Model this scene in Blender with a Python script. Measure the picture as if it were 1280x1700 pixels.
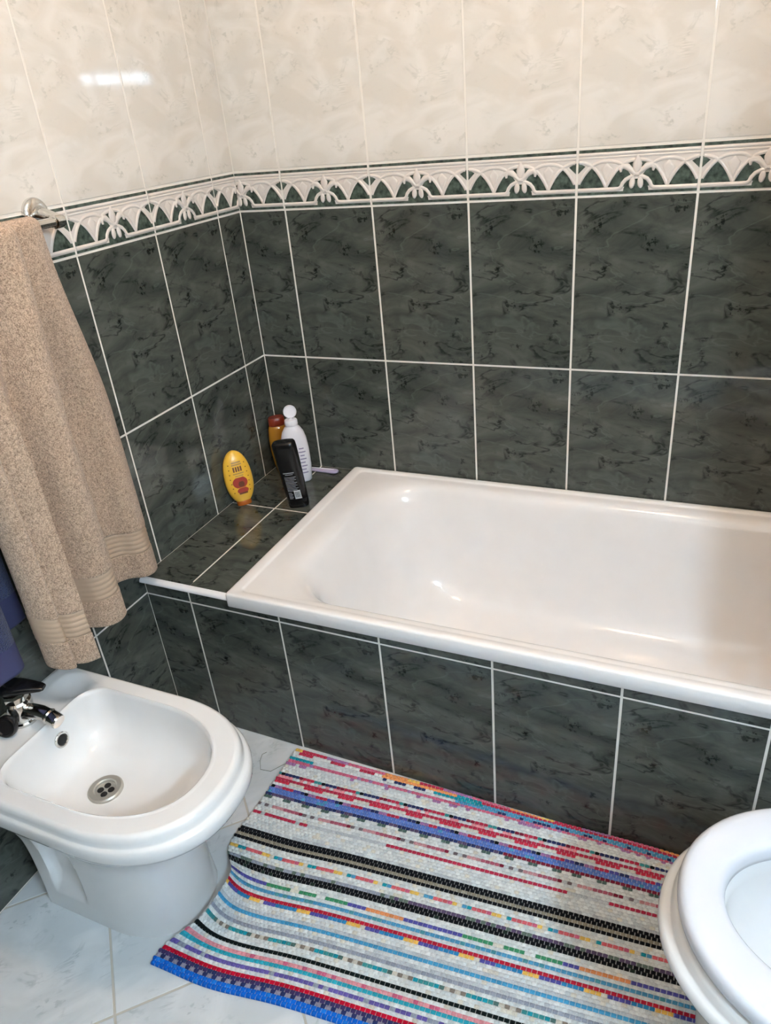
import bpy, bmesh, math, random
import numpy as np
from mathutils import Matrix, Vector

for o in list(bpy.data.objects):
    bpy.data.objects.remove(o, do_unlink=True)
S = bpy.context.scene
COL = S.collection
PI = math.pi
random.seed(4)

# ------------------------------------------------------------------ camera
cam_d = bpy.data.cameras.new('camera')
cam = bpy.data.objects.new('camera', cam_d)
COL.objects.link(cam)
_r = Vector((0.91305409, 0.39856074, -0.08649598))
_u = Vector((-0.12261705, 0.4705376, 0.87381887))
_f = Vector((-0.38896951, 0.78723802, -0.47849662))
cam.matrix_world = Matrix(((_r.x, _u.x, -_f.x, 1.2242), (_r.y, _u.y, -_f.y, -1.7795),
                           (_r.z, _u.z, -_f.z, 1.3922), (0, 0, 0, 1)))
cam_d.sensor_fit = 'VERTICAL'
cam_d.sensor_height = 36.0
cam_d.lens = 1223.38 * 36.0 / 1700.0
cam_d.clip_start = 0.02
S.camera = cam

# ------------------------------------------------------------------ world, exposure, light strengths
w = bpy.data.worlds.new('world')
S.world = w
w.use_nodes = True
w.node_tree.nodes['Background'].inputs[0].default_value = (0.0, 0.0, 0.0, 1)
w.node_tree.nodes['Background'].inputs[1].default_value = 0.0
S.view_settings.view_transform = 'Standard'
S.view_settings.look = 'None'
S.view_settings.gamma = 1.0
S.view_settings.use_curve_mapping = False
S.view_settings.exposure = -0.04
S.cycles.blur_glossy = 0.0
S.cycles.sample_clamp_indirect = 60.0
BULB_POS = Vector((0.98, -1.05, 2.36))      # small warm ceiling bulb
BULB_COL, BULB_E = (1.0, 0.705, 0.475), 600.0
BAR_POS = Vector((1.90, -1.86, 1.66))       # cool mirror light on the right-hand wall
BAR_COL, BAR_E = (0.60, 0.81, 1.0), 440.0

# ------------------------------------------------------------------ helpers
def hexc(h, a=1.0):
    h = h.lstrip('#')
    v = [int(h[i:i + 2], 16) / 255.0 for i in (0, 2, 4)]
    return tuple(c / 12.92 if c <= 0.04045 else ((c + 0.055) / 1.055) ** 2.4 for c in v) + (a,)

def link(o):
    COL.objects.link(o)
    return o

def tag(o, label=None, cat=None, group=None, kind=None):
    if label: o['label'] = label
    if cat: o['category'] = cat
    if group: o['group'] = group
    if kind: o['kind'] = kind
    return o

def mobj(name, me, mat=None, parent=None, mw=None):
    o = bpy.data.objects.new(name, me)
    link(o)
    if parent: o.parent = parent
    if mw is not None: o.matrix_local = mw
    if mat is not None and not me.materials: me.materials.append(mat)
    return o

def empty(name, loc=(0, 0, 0), rot=(0, 0, 0)):
    o = bpy.data.objects.new(name, None)
    o.empty_display_size = 0.05
    link(o)
    o.location = loc
    o.rotation_euler = rot
    return o

def bm_mesh(bm, name='m', smooth=False, angle=None):
    bmesh.ops.recalc_face_normals(bm, faces=bm.faces)
    me = bpy.data.meshes.new(name)
    bm.to_mesh(me)
    bm.free()
    if smooth:
        me.polygons.foreach_set('use_smooth', [True] * len(me.polygons))
        if angle is not None:
            me.set_sharp_from_angle(angle=angle)
    return me

def box(bm, x0, x1, y0, y1, z0, z1):
    vs = [bm.verts.new(p) for p in ((x0, y0, z0), (x1, y0, z0), (x1, y1, z0), (x0, y1, z0),
                                    (x0, y0, z1), (x1, y0, z1), (x1, y1, z1), (x0, y1, z1))]
    for f in ((0, 3, 2, 1), (4, 5, 6, 7), (0, 1, 5, 4), (1, 2, 6, 5), (2, 3, 7, 6), (3, 0, 4, 7)):
        bm.faces.new([vs[i] for i in f])
    return vs

def loft(bm, rings, close0=True, close1=True):
    """rings: list of equal length point lists, closed loops."""
    vr = [[bm.verts.new(p) for p in r] for r in rings]
    n = len(rings[0])
    for a, b in zip(vr[:-1], vr[1:]):
        for i in range(n):
            j = (i + 1) % n
            bm.faces.new((a[i], a[j], b[j], b[i]))
    if close0: bm.faces.new(vr[0][::-1])
    if close1: bm.faces.new(vr[-1])
    return vr

def tube(bm, pts, rad, n=12, caps=True):
    """round tube along a polyline; rad number or list."""
    pts = [Vector(p) for p in pts]
    if not hasattr(rad, '__len__'): rad = [rad] * len(pts)
    rings = []
    t0 = (pts[1] - pts[0]).normalized()
    up = Vector((0, 0, 1)) if abs(t0.z) < 0.9 else Vector((1, 0, 0))
    nrm = t0.cross(up).normalized()
    for i, p in enumerate(pts):
        t = (pts[min(i + 1, len(pts) - 1)] - pts[max(i - 1, 0)]).normalized()
        nrm = (nrm - t * nrm.dot(t)).normalized()
        b = t.cross(nrm)
        rings.append([p + (nrm * math.cos(2 * PI * k / n) + b * math.sin(2 * PI * k / n)) * rad[i] for k in range(n)])
    loft(bm, rings, caps, caps)

def axis_mat(origin, zdir, xhint=(1, 0, 0)):
    z = Vector(zdir).normalized()
    x = Vector(xhint)
    x = (x - z * x.dot(z))
    if x.length < 1e-4:
        x = Vector((0, 1, 0)); x = x - z * x.dot(z)
    x.normalize()
    y = z.cross(x)
    o = Vector(origin)
    return Matrix(((x.x, y.x, z.x, o.x), (x.y, y.y, z.y, o.y), (x.z, y.z, z.z, o.z), (0, 0, 0, 1)))

def lathe(bm, prof, n=28, M=None, ex=2.0):
    """prof: (z, rx, ry) list, superellipse cross-sections."""
    rings = []
    for q in prof:
        z, rx, ry = q if len(q) == 3 else (q[0], q[1], q[1])
        ring = []
        for k in range(n):
            c, s = math.cos(2 * PI * k / n), math.sin(2 * PI * k / n)
            p = Vector((rx * math.copysign(abs(c) ** (2 / ex), c), ry * math.copysign(abs(s) ** (2 / ex), s), z))
            ring.append(M @ p if M else p)
        rings.append(ring)
    loft(bm, rings)

# ------------------------------------------------------------------ materials
class NT:
    def __init__(s, name):
        s.m = bpy.data.materials.new(name)
        s.m.use_nodes = True
        s.t = s.m.node_tree
        s.b = s.t.nodes['Principled BSDF']
    def n(s, typ, **kw):
        nd = s.t.nodes.new(typ)
        for k, v in kw.items():
            if k.startswith('i_'):
                key = k[2:]
                nd.inputs[int(key) if key.isdigit() else key].default_value = v
            else:
                setattr(nd, k, v)
        return nd
    def l(s, a, b):
        s.t.links.new(a, b)
    def math(s, op, a, b=None, c=None, clamp=False):
        nd = s.t.nodes.new('ShaderNodeMath'); nd.operation = op; nd.use_clamp = clamp
        for i, v in enumerate((a, b, c)):
            if v is None: continue
            if hasattr(v, 'links'): s.l(v, nd.inputs[i])
            else: nd.inputs[i].default_value = v
        return nd.outputs[0]
    def mix(s, f, a, b):
        nd = s.t.nodes.new('ShaderNodeMix'); nd.data_type = 'RGBA'
        if hasattr(f, 'links'): s.l(f, nd.inputs[0])
        else: nd.inputs[0].default_value = f
        for i, v in ((6, a), (7, b)):
            if hasattr(v, 'links'): s.l(v, nd.inputs[i])
            else: nd.inputs[i].default_value = v
        return nd.outputs[2]
    def ramp(s, v, stops):
        nd = s.t.nodes.new('ShaderNodeValToRGB')
        e = nd.color_ramp.elements
        while len(e) < len(stops): e.new(0.5)
        for el, (p, c) in zip(e, stops):
            el.position = p
            el.color = c if hasattr(c, '__len__') else (c, c, c, 1)
        s.l(v, nd.inputs[0])
        return nd.outputs[0]
    def bump(s, h, strength=0.2, dist=0.001):
        nd = s.n('ShaderNodeBump', i_Strength=strength, i_Distance=dist)
        s.l(h, nd.inputs['Height'])
        s.l(nd.outputs[0], s.b.inputs['Normal'])

def plain(name, col, rough=0.4, metal=0.0, coat=0.0, **kw):
    t = NT(name)
    # very small procedural variation so that nothing is perfectly flat
    tc = t.n('ShaderNodeTexCoord')
    nz = t.n('ShaderNodeTexNoise', i_Scale=14.0, i_Detail=3.0)
    t.l(tc.outputs['Object'], nz.inputs['Vector'])
    c2 = tuple(c * 0.93 for c in col[:3]) + (1,)
    t.l(t.mix(nz.outputs[0], col, c2), t.b.inputs['Base Color'])
    t.b.inputs['Roughness'].default_value = rough
    t.b.inputs['Metallic'].default_value = metal
    t.b.inputs['Coat Weight'].default_value = coat
    for k, v in kw.items():
        t.b.inputs[k.replace('_', ' ')].default_value = v
    return t.m

def dark_marble(name):
    t = NT(name)
    tc = t.n('ShaderNodeTexCoord')
    mp = t.n('ShaderNodeMapping')
    mp.inputs['Rotation'].default_value = (0, 0, math.radians(-38))
    mp.inputs['Scale'].default_value = (1.0, 1.9, 1.0)
    mp.inputs['Location'].default_value = (0.31, 0.17, 0.4)
    t.l(tc.outputs['Object'], mp.inputs['Vector'])
    base = t.n('ShaderNodeTexNoise', i_Scale=9.0, i_Detail=6.0, i_Roughness=0.6, i_Distortion=0.8)
    t.l(mp.outputs[0], base.inputs['Vector'])
    col = t.ramp(base.outputs[0], [(0.28, hexc('#323733')), (0.5, hexc('#494c46')), (0.74, hexc('#5c5e57'))])
    # thin crack veins: ridge of a distorted noise, broken up by a mask
    v1 = t.n('ShaderNodeTexNoise', i_Scale=6.5, i_Detail=4.5, i_Roughness=0.55, i_Distortion=0.6)
    t.l(mp.outputs[0], v1.inputs['Vector'])
    ridge = t.math('ABSOLUTE', t.math('SUBTRACT', v1.outputs[0], 0.5))
    line = t.ramp(ridge, [(0.0, 1.0), (0.004, 0.8), (0.03, 0.0)])
    m1 = t.n('ShaderNodeTexNoise', i_Scale=16.0, i_Detail=2.0)
    t.l(tc.outputs['Object'], m1.inputs['Vector'])
    mask = t.ramp(m1.outputs[0], [(0.42, 0.0), (0.58, 1.0)])
    col = t.mix(t.math('MULTIPLY', t.math('MULTIPLY', line, mask), 0.85), col, hexc('#141a17'))
    v2 = t.n('ShaderNodeTexNoise', i_Scale=5.0, i_Detail=4.0, i_Distortion=0.7)
    mp2 = t.n('ShaderNodeMapping'); mp2.inputs['Location'].default_value = (3.1, 1.2, 0.7)
    t.l(mp.outputs[0], mp2.inputs['Vector']); t.l(mp2.outputs[0], v2.inputs['Vector'])
    r2 = t.math('ABSOLUTE', t.math('SUBTRACT', v2.outputs[0], 0.5))
    l2 = t.ramp(r2, [(0.0, 1.0), (0.012, 0.0)])
    col = t.mix(t.math('MULTIPLY', l2, 0.16), col, hexc('#7a837b'))
    # clusters of black specks
    sp = t.n('ShaderNodeTexNoise', i_Scale=75.0, i_Detail=3.0, i_Roughness=0.6)
    t.l(tc.outputs['Object'], sp.inputs['Vector'])
    spk = t.ramp(sp.outputs[0], [(0.53, 0.0), (0.60, 1.0)])
    m2 = t.n('ShaderNodeTexNoise', i_Scale=13.0, i_Detail=1.0)
    t.l(mp2.outputs[0], m2.inputs['Vector'])
    msk = t.ramp(m2.outputs[0], [(0.56, 0.0), (0.66, 1.0)])
    col = t.mix(t.math('MULTIPLY', t.math('MULTIPLY', spk, msk), 0.8), col, hexc('#111613'))
    t.l(col, t.b.inputs['Base Color'])
    t.b.inputs['Roughness'].default_value = 0.07
    t.b.inputs['IOR'].default_value = 1.5
    wv = t.n('ShaderNodeTexNoise', i_Scale=22.0, i_Detail=1.0)
    t.l(tc.outputs['Object'], wv.inputs['Vector'])
    t.bump(wv.outputs[0], 0.05, 0.002)
    return t.m

def white_marble(name, c0, c1, c2, rough=0.1, vein=0.5, scale=1.0):
    t = NT(name)
    tc = t.n('ShaderNodeTexCoord')
    mp = t.n('ShaderNodeMapping')
    mp.inputs['Rotation'].default_value = (0, 0, math.radians(-50))
    mp.inputs['Scale'].default_value = (scale, 1.7 * scale, scale)
    mp.inputs['Location'].default_value = (0.7, 0.2, 0.1)
    t.l(tc.outputs['Object'], mp.inputs['Vector'])
    b = t.n('ShaderNodeTexNoise', i_Scale=10.0, i_Detail=5.0, i_Distortion=1.0)
    t.l(mp.outputs[0], b.inputs['Vector'])
    col = t.ramp(b.outputs[0], [(0.35, c0), (0.6, c1)])
    v = t.n('ShaderNodeTexNoise', i_Scale=9.0, i_Detail=4.0, i_Roughness=0.6, i_Distortion=1.3)
    t.l(mp.outputs[0], v.inputs['Vector'])
    rd = t.math('ABSOLUTE', t.math('SUBTRACT', v.outputs[0], 0.52))
    ln = t.ramp(rd, [(0.0, 1.0), (0.03, 0.0)])
    mk = t.n('ShaderNodeTexNoise', i_Scale=17.0, i_Detail=2.0)
    t.l(tc.outputs['Object'], mk.inputs['Vector'])
    msk = t.ramp(mk.outputs[0], [(0.5, 0.0), (0.66, 1.0)])
    col = t.mix(t.math('MULTIPLY', t.math('MULTIPLY', ln, msk), vein), col, c2)
    sp = t.n('ShaderNodeTexNoise', i_Scale=70.0, i_Detail=2.0)
    t.l(mp.outputs[0], sp.inputs['Vector'])
    m2 = t.n('ShaderNodeTexNoise', i_Scale=12.0)
    t.l(mp.outputs[0], m2.inputs['Vector'])
    s2 = t.math('MULTIPLY', t.ramp(sp.outputs[0], [(0.56, 0.0), (0.64, 1.0)]), t.ramp(m2.outputs[0], [(0.56, 0.0), (0.66, 1.0)]))
    col = t.mix(t.math('MULTIPLY', s2, vein), col, c2)
    t.l(col, t.b.inputs['Base Color'])
    t.b.inputs['Roughness'].default_value = rough
    wv = t.n('ShaderNodeTexNoise', i_Scale=16.0, i_Detail=2.0)
    t.l(tc.outputs['Object'], wv.inputs['Vector'])
    t.bump(wv.outputs[0], 0.05, 0.002)
    return t.m

def terry(name, ca, cb):
    t = NT(name)
    tc = t.n('ShaderNodeTexCoord')
    n1 = t.n('ShaderNodeTexNoise', i_Scale=420.0, i_Detail=2.0, i_Roughness=0.7)
    t.l(tc.outputs['Object'], n1.inputs['Vector'])
    n2 = t.n('ShaderNodeTexNoise', i_Scale=160.0, i_Detail=2.0)
    t.l(tc.outputs['Object'], n2.inputs['Vector'])
    h = t.math('ADD', n1.outputs[0], t.math('MULTIPLY', n2.outputs[0], 0.35))
    col = t.ramp(t.math('MULTIPLY', h, 0.741), [(0.36, ca), (0.62, cb)])
    t.l(col, t.b.inputs['Base Color'])
    t.b.inputs['Roughness'].default_value = 1.0
    t.b.inputs['Specular IOR Level'].default_value = 0.05
    t.b.inputs['Sheen Weight'].default_value = 0.25
    t.b.inputs['Sheen Roughness'].default_value = 0.6
    t.bump(h, 0.9, 0.004)
    return t.m

M_DARK = dark_marble('dark_green_marble_tile')
M_WHITE = white_marble('cream_marble_tile', hexc('#d8d3cb'), hexc('#cec8be'), hexc('#98988c'), 0.05, 0.34)
M_FLOOR = white_marble('grey_white_floor_tile', hexc('#cacdce'), hexc('#bcc1c3'), hexc('#9aa1a4'), 0.22, 0.6, 0.8)
M_GROUT = plain('cream_grout', hexc('#e0dad0'), 0.85)
M_FGROUT = plain('floor_grout', hexc('#b4aea2'), 0.9)
M_CREAM = plain('cream_relief_glaze', hexc('#d6cdc5'), 0.22)
M_INLAY = None
M_ACRYL = plain('white_bath_acrylic', hexc('#efebe8'), 0.13, coat=0.3)
M_CERAM = plain('white_sanitary_ceramic', hexc('#e0e0df'), 0.08, coat=0.4)
M_SEAT = plain('white_seat_plastic', hexc('#d0d3d9'), 0.18)
M_CHROME = plain('chrome', hexc('#d8d6d2'), 0.08, 1.0)
M_STEEL = plain('brushed_steel', hexc('#b4b0a6'), 0.35, 0.55)
M_BLACK = plain('black_plastic', hexc('#121214'), 0.22)
M_HOLE = plain('dark_hole', hexc('#0c0c0b'), 0.7)
M_TRIM = plain('white_plastic_trim', hexc('#eeeef0'), 0.25)
M_TOWEL = terry('beige_terry', hexc('#856c58'), hexc('#d6b99e'))
M_BAND = plain('beige_woven_band', hexc('#b59d86'), 0.9)
M_BLUE = terry('navy_terry', hexc('#131b3a'), hexc('#26335f'))
M_BLUEB = plain('violet_blue_band', hexc('#3a3c5e'), 0.95)
M_PLASTER = plain('ceiling_plaster', hexc('#efece6'), 0.9)
def inlay_mat():
    t = NT('dark_green_inlay')
    tc = t.n('ShaderNodeTexCoord')
    nz = t.n('ShaderNodeTexNoise', i_Scale=70.0, i_Detail=4.0)
    t.l(tc.outputs['Object'], nz.inputs['Vector'])
    t.l(t.ramp(nz.outputs[0], [(0.35, hexc('#27302a')), (0.7, hexc('#5a665c'))]), t.b.inputs['Base Color'])
    t.b.inputs['Roughness'].default_value = 0.2
    return t.m
M_INLAY = inlay_mat()
def emit(name, col, e):
    t = NT(name)
    t.b.inputs['Base Color'].default_value = col + (1,)
    t.b.inputs['Emission Color'].default_value = col + (1,)
    t.b.inputs['Emission Strength'].default_value = e
    return t.m

# ------------------------------------------------------------------ room shell
TW, TH, BH = 0.25, 0.3947, 0.0964       # tile pitch, tile row pitch, border height
G1, L1 = 0.140, 0.1003                  # first joint on the back wall / on the left wall
ZB = 3 * TH                             # underside of the border
RX, RY, RZ = 1.96, -2.42, 2.45          # room extents
GAP = 0.0048
REC = 0.0012                            # joint depth

def room_box(name, x0, x1, y0, y1, z0, z1, mat, label, cat='wall'):
    bm = bmesh.new(); box(bm, x0, x1, y0, y1, z0, z1)
    o = mobj(name, bm_mesh(bm, name), mat)
    return tag(o, label, cat, kind='structure')

wall_back = room_box('wall_back', -0.12, RX + 0.12, REC, 0.12, -0.1, RZ, M_GROUT,
                     'tiled back wall behind the bathtub, dark green below and cream above')
wall_left = room_box('wall_left', -0.12, -REC, RY - 0.12, REC, -0.1, RZ, M_GROUT,
                     'tiled left wall with the towel bar, dark green below and cream above')
floor = room_box('floor', -0.12, RX + 0.12, RY - 0.12, 0.12, -0.1, -REC, M_FGROUT,
                 'pale grey marbled floor tiles laid diagonally', 'floor')

_tile_cache = {}
def tile_mesh(kind, w, h, u0=None, u1=None, v0=None, v1=None, mat=None):
    """bevelled tile, origin at the centre of the uncut tile so that every print is the same."""
    u0 = -w / 2 if u0 is None else u0; u1 = w / 2 if u1 is None else u1
    v0 = -h / 2 if v0 is None else v0; v1 = h / 2 if v1 is None else v1
    key = (kind, round(u0, 4), round(u1, 4), round(v0, 4), round(v1, 4))
    if key in _tile_cache: return _tile_cache[key]
    bm = bmesh.new()
    rings = []
    for ins, z in ((0, -0.004), (0, -0.0010), (0.0004, -0.0002), (0.0012, 0.0)):
        rings.append([(u0 + ins, v0 + ins, z), (u1 - ins, v0 + ins, z), (u1 - ins, v1 - ins, z), (u0 + ins, v1 - ins, z)])
    loft(bm, rings)
    me = bm_mesh(bm, kind)
    me.materials.append(mat)
    _tile_cache[key] = me
    return me

def W_back(u, z, y=0.0):   # local x -> +x, local y -> +z, normal -y
    return Matrix(((1, 0, 0, u), (0, 0, -1, y), (0, 1, 0, z), (0, 0, 0, 1)))
def W_left(y, z):          # local x -> +y, local y -> +z, normal +x
    return Matrix(((0, 0, 1, 0), (1, 0, 0, y), (0, 1, 0, z), (0, 0, 0, 1)))
def W_flat(x, y, z):
    return Matrix.Translation((x, y, z))

jit = random.Random(9)
def place_tile(kind, parent, frame, w, h, mat, uc, u_lo, u_hi, vc, v_lo=None, v_hi=None):
    hw, hh = (w - GAP) / 2, (h - GAP) / 2
    a, b = max(-hw, u_lo - uc), min(hw, u_hi - uc)
    c = -hh if v_lo is None else max(-hh, v_lo - vc)
    d = hh if v_hi is None else min(hh, v_hi - vc)
    if b - a < 0.006 or d - c < 0.006: return None
    me = tile_mesh(kind, w, h, a, b, c, d, mat)
    mw = frame(uc, vc) @ Matrix.Rotation(jit.uniform(-0.0012, 0.0012), 4, 'X') @ Matrix.Rotation(jit.uniform(-0.0012, 0.0012), 4, 'Y')
    return mobj(kind, me, None, parent, mw)

# --- border tile: cream plate, dark inlay, raised relief (all cut to the corner where needed)
def blob(bm, pts, z0, h):
    n = len(pts)
    cx = sum(p[0] for p in pts) / n; cy = sum(p[1] for p in pts) / n
    rs = []
    for k, (sc, hz) in enumerate(((1.0, 0.0), (0.93, 0.55), (0.6, 0.92))):
        rs.append([bm.verts.new((cx + (x - cx) * sc, cy + (y - cy) * sc, z0 + h * hz)) for x, y in pts])
    for a, b in zip(rs[:-1], rs[1:]):
        for i in range(n):
            j = (i + 1) % n
            bm.faces.new((a[i], a[j], b[j], b[i]))
    c = bm.verts.new((cx, cy, z0 + h))
    for i in range(n):
        bm.faces.new((rs[-1][i], rs[-1][(i + 1) % n], c))

def rib(bm, pts, wid, z0, h):
    """half round strip along a 2D polyline."""
    prof = [(-1, 0), (-0.75, 0.65), (0, 1), (0.75, 0.65), (1, 0)]
    prev = None
    for i, p in enumerate(pts):
        a = pts[max(i - 1, 0)]; b = pts[min(i + 1, len(pts) - 1)]
        d = Vector((b[0] - a[0], b[1] - a[1])).normalized()
        nx, ny = -d.y, d.x
        wd = wid[i] if hasattr(wid, '__len__') else wid
        row = [bm.verts.new((p[0] + nx * wd * q, p[1] + ny * wd * q, z0 + h * e)) for q, e in prof]
        if prev:
            for k in range(4):
                bm.faces.new((prev[k], prev[k + 1], row[k + 1], row[k]))
        prev = row

def arc_pt(u0, sgn, t):
    return (u0 + sgn * 0.0625 * t, 0.0170 + 0.0515 * (1 - (1 - t) ** 2.6))

def border_meshes(a, b):
    hw = (TW - GAP) / 2; H = BH
    y0 = GAP / 2; y1 = H - GAP / 2
    bp, bi, br = bmesh.new(), bmesh.new(), bmesh.new()
    rings = []
    for ins, z in ((0, -0.004), (0, -0.0008), (0.001, 0.0)):
        rings.append([(-hw + ins, y0 + ins, z), (hw - ins, y0 + ins, z), (hw - ins, y1 - ins, z), (-hw + ins, y1 - ins, z)])
    loft(bp, rings)
    def poly(pts, z=0.0004):
        vs = [bi.verts.new((x, y, z)) for x, y in pts]
        vb = [bi.verts.new((x, y, -0.001)) for x, y in pts]
        bi.faces.new(vs)
        for i in range(len(vs)):
            j = (i + 1) % len(vs)
            bi.faces.new((vs[i], vb[i], vb[j], vs[j]))
    e = hw - 0.0006
    poly([(-e, 0.0868), (e, 0.0868), (e, 0.0926), (-e, 0.0926)])          # dark line under the upper joint
    poly([(-e, 0.0030), (e, 0.0030), (e, 0.0082), (-e, 0.0082)])          # dark line over the lower joint
    N = 10
    for i in range(-2, 2):                                               # four lancets
        u = i * 0.0625
        lo = [arc_pt(u, 1, 0.5 * k / N) for k in range(N + 1)]
        hi = [arc_pt(u + 0.0625, -1, 0.5 * k / N) for k in range(N + 1)]
        pts = lo + hi[::-1][1:]
        pts = [(max(-e, min(e, x)), y) for x, y in pts]
        poly(pts)
    for u in (-0.125, 0.125):                                             # little dark diamonds on the joint
        s = 1 if u < 0 else -1
        poly([(u + s * 0.0024, 0.0465), (u + s * 0.0175, 0.0605), (u + s * 0.0024, 0.0680)])
    for s in (-1, 1):
        poly([(s * 0.006, 0.052), (s * 0.024, 0.0595), (s * 0.014, 0.068), (s * 0.007, 0.0665)])
    poly([(0.026 * math.cos(PI * k / 14), 0.0078 + 0.024 * math.sin(PI * k / 14)) for k in range(15)], 0.0006)
    # ribs
    for i in range(-2, 3):
        u = i * 0.0625
        for s in (-1, 1):
            pts = [arc_pt(u, s, k / 14) for k in range(15)]
            t0 = 0
            if i == 0: t0 = 6
            pts = [p for p in pts[t0:] if -e - 0.0005 <= p[0] <= e + 0.0005]
            if len(pts) > 1: rib(br, pts, 0.0036, 0.0, 0.0022)
    for u in (-0.0625, 0.0625):
        blob(br, [(u, 0.026), (u + 0.0125, 0.0535), (u, 0.0655), (u - 0.0125, 0.0535)], 0.0002, 0.0016)
    # rail with its bend round the lily foot
    for s in (-1, 1):
        rib(br, [(s * e, 0.0130), (s * 0.050, 0.0130), (s * 0.036, 0.0134), (s * 0.031, 0.0165), (s * 0.028, 0.024), (s * 0.022, 0.031),
                 (s * 0.013, 0.0355), (s * 0.004, 0.037)], 0.0042, 0.0, 0.0026)
    rib(br, [(-e, 0.0828), (e, 0.0828)], 0.0034, 0.0, 0.0022)
    rib(br, [(-e, 0.0765), (e, 0.0765)], 0.0026, 0.0, 0.0014)
    # lily
    el = lambda cx, cy, rx, ry, rot, n=14: [(cx + rx * math.cos(t) * math.cos(rot) - ry * math.sin(t) * math.sin(rot),
                                           cy + rx * math.cos(t) * math.sin(rot) + ry * math.sin(t) * math.cos(rot))
                                          for t in [2 * PI * k / n for k in range(n)]]
    top = [(0, 0.0795), (0.0055, 0.071), (0.0098, 0.061), (0.0085, 0.051), (0.004, 0.042), (-0.004, 0.042), (-0.0085, 0.051), (-0.0098, 0.061), (-0.0055, 0.071)]
    blob(br, top[::-1], 0.0005, 0.0034)
    for s in (-1, 1):
        rib(br, [(s * 0.003, 0.041), (s * 0.011, 0.0485), (s * 0.020, 0.0560), (s * 0.0285, 0.0580), (s * 0.0340, 0.053), (s * 0.0325, 0.046)],
            [0.003, 0.0050, 0.0066, 0.0062, 0.005, 0.002], 0.0006, 0.0032)
        blob(br, el(s * 0.0085, 0.0240, 0.0062, 0.0115, s * 0.12), 0.0008, 0.0030)
        blob(br, el(s * 0.0045, 0.0395, 0.0022, 0.0022, 0, 8), 0.0022, 0.0018)
    blob(br, el(0, 0.0415, 0.010, 0.0042, 0), 0.0008, 0.0026)
    out = []
    for bm, sm in ((bp, False), (bi, False), (br, True)):
        for lim, sg in ((a, -1), (b, 1)):
            if lim is not None:
                bmesh.ops.bisect_plane(bm, geom=bm.verts[:] + bm.edges[:] + bm.faces[:], plane_co=(lim, 0, 0),
                                       plane_no=(sg, 0, 0), clear_outer=True)
        me = bpy.data.meshes.new('border'); 
        if bm is not br: bmesh.ops.recalc_face_normals(bm, faces=bm.faces)
        bm.normal_update(); bm.to_mesh(me); bm.free()
        if sm: me.polygons.foreach_set('use_smooth', [True] * len(me.polygons)); me.set_sharp_from_angle(angle=0.9)
        out.append(me)
    for me, m in zip(out, (M_CREAM, M_INLAY, M_CREAM)): me.materials.append(m)
    return out
_bcache = {}
def place_border(parent, frame, uc, lo, hi):
    a = lo - uc if lo > uc - TW / 2 + 0.004 else None
    b = hi - uc if hi < uc + TW / 2 - 0.004 else None
    if (a is not None and a > TW / 2 - 0.006) or (b is not None and b < -TW / 2 + 0.006): return
    key = (a and round(a, 4), b and round(b, 4))
    if key not in _bcache: _bcache[key] = border_meshes(a, b)
    p, i, r = _bcache[key]
    o = mobj('border_tile', p, None, parent, frame(uc, ZB))
    mobj('inlay', i, None, o); mobj('relief', r, None, o)

def tile_wall(parent, frame, first, n0, n1, lo, hi):
    """columns n0..n1 of tiles; joint k sits at first + k*TW."""
    for k in range(n0, n1):
        uc = first + (k + 0.5) * TW
        if uc + TW / 2 < lo + 0.004 or uc - TW / 2 > hi - 0.004: continue
        for r in range(3):
            place_tile('dark_tile', parent, frame, TW, TH, M_DARK, uc, lo, hi, (r + 0.5) * TH)
        place_border(parent, frame, uc, lo, hi)
        for r in range(3):
            vc = ZB + BH + (r + 0.5) * TH
            place_tile('white_tile', parent, frame, TW, TH, M_WHITE, uc, lo, hi, vc, None, RZ)

tile_wall(wall_back, W_back, G1, -1, 8, 0.0015, RX)
tile_wall(wall_left, W_left, -L1, -10, 1, RY, -0.0015)

# floor tiles, laid at 45 degrees
FP = 0.317
R45 = Matrix.Rotation(math.radians(45), 4, 'Z')
c45 = math.sqrt(0.5)
def floor_tiles():
    # joints: x+y = -0.984 + i*FP*sqrt2 ; x-y = 1.274 + j*FP*sqrt2
    for i in range(-6, 8):
        for j in range(-6, 9):
            s = -0.984 + (i + 0.5) * FP / c45; d = 1.274 + (j + 0.5) * FP / c45
            x, y = (s + d) / 2, (s - d) / 2
            r = 0.2242
            if x < -r or x > RX + r or y > -0.67 + r or y < RY - r: continue
            hw = (FP - 0.0045) / 2
            bm = bmesh.new()
            rings = []
            for ins, z in ((0, -0.004), (0, -0.0008), (0.001, 0.0)):
                h = hw - ins
                rings.append([(-h, -h, z), (h, -h, z), (h, h, z), (-h, h, z)])
            loft(bm, rings)
            Mx = Matrix.Translation((x, y, 0)) @ R45
            Mi = Mx.inverted()
            cut = False
            for co, no in (((0.001, 0, 0), (-1, 0, 0)), ((RX, 0, 0), (1, 0, 0)), ((0, -0.660, 0), (0, 1, 0)), ((0, RY, 0), (0, -1, 0))):
                lc = Mi @ Vector(co); ln = Mi.to_3x3() @ Vector(no)
                res = bmesh.ops.bisect_plane(bm, geom=bm.verts[:] + bm.edges[:] + bm.faces[:], plane_co=lc, plane_no=ln, clear_outer=True)
                if res['geom_cut']: cut = True
            if len(bm.faces) == 0: bm.free(); continue
            if cut:
                me = bm_mesh(bm, 'floor_tile'); me.materials.append(M_FLOOR)
            else:
                bm.free()
                if 'floor' not in _tile_cache:
                    b2 = bmesh.new(); loft(b2, rings); m2 = bm_mesh(b2, 'floor_tile'); m2.materials.append(M_FLOOR); _tile_cache['floor'] = m2
                me = _tile_cache['floor']
            mobj('floor_tile', me, None, floor, Mx)
floor_tiles()

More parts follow.
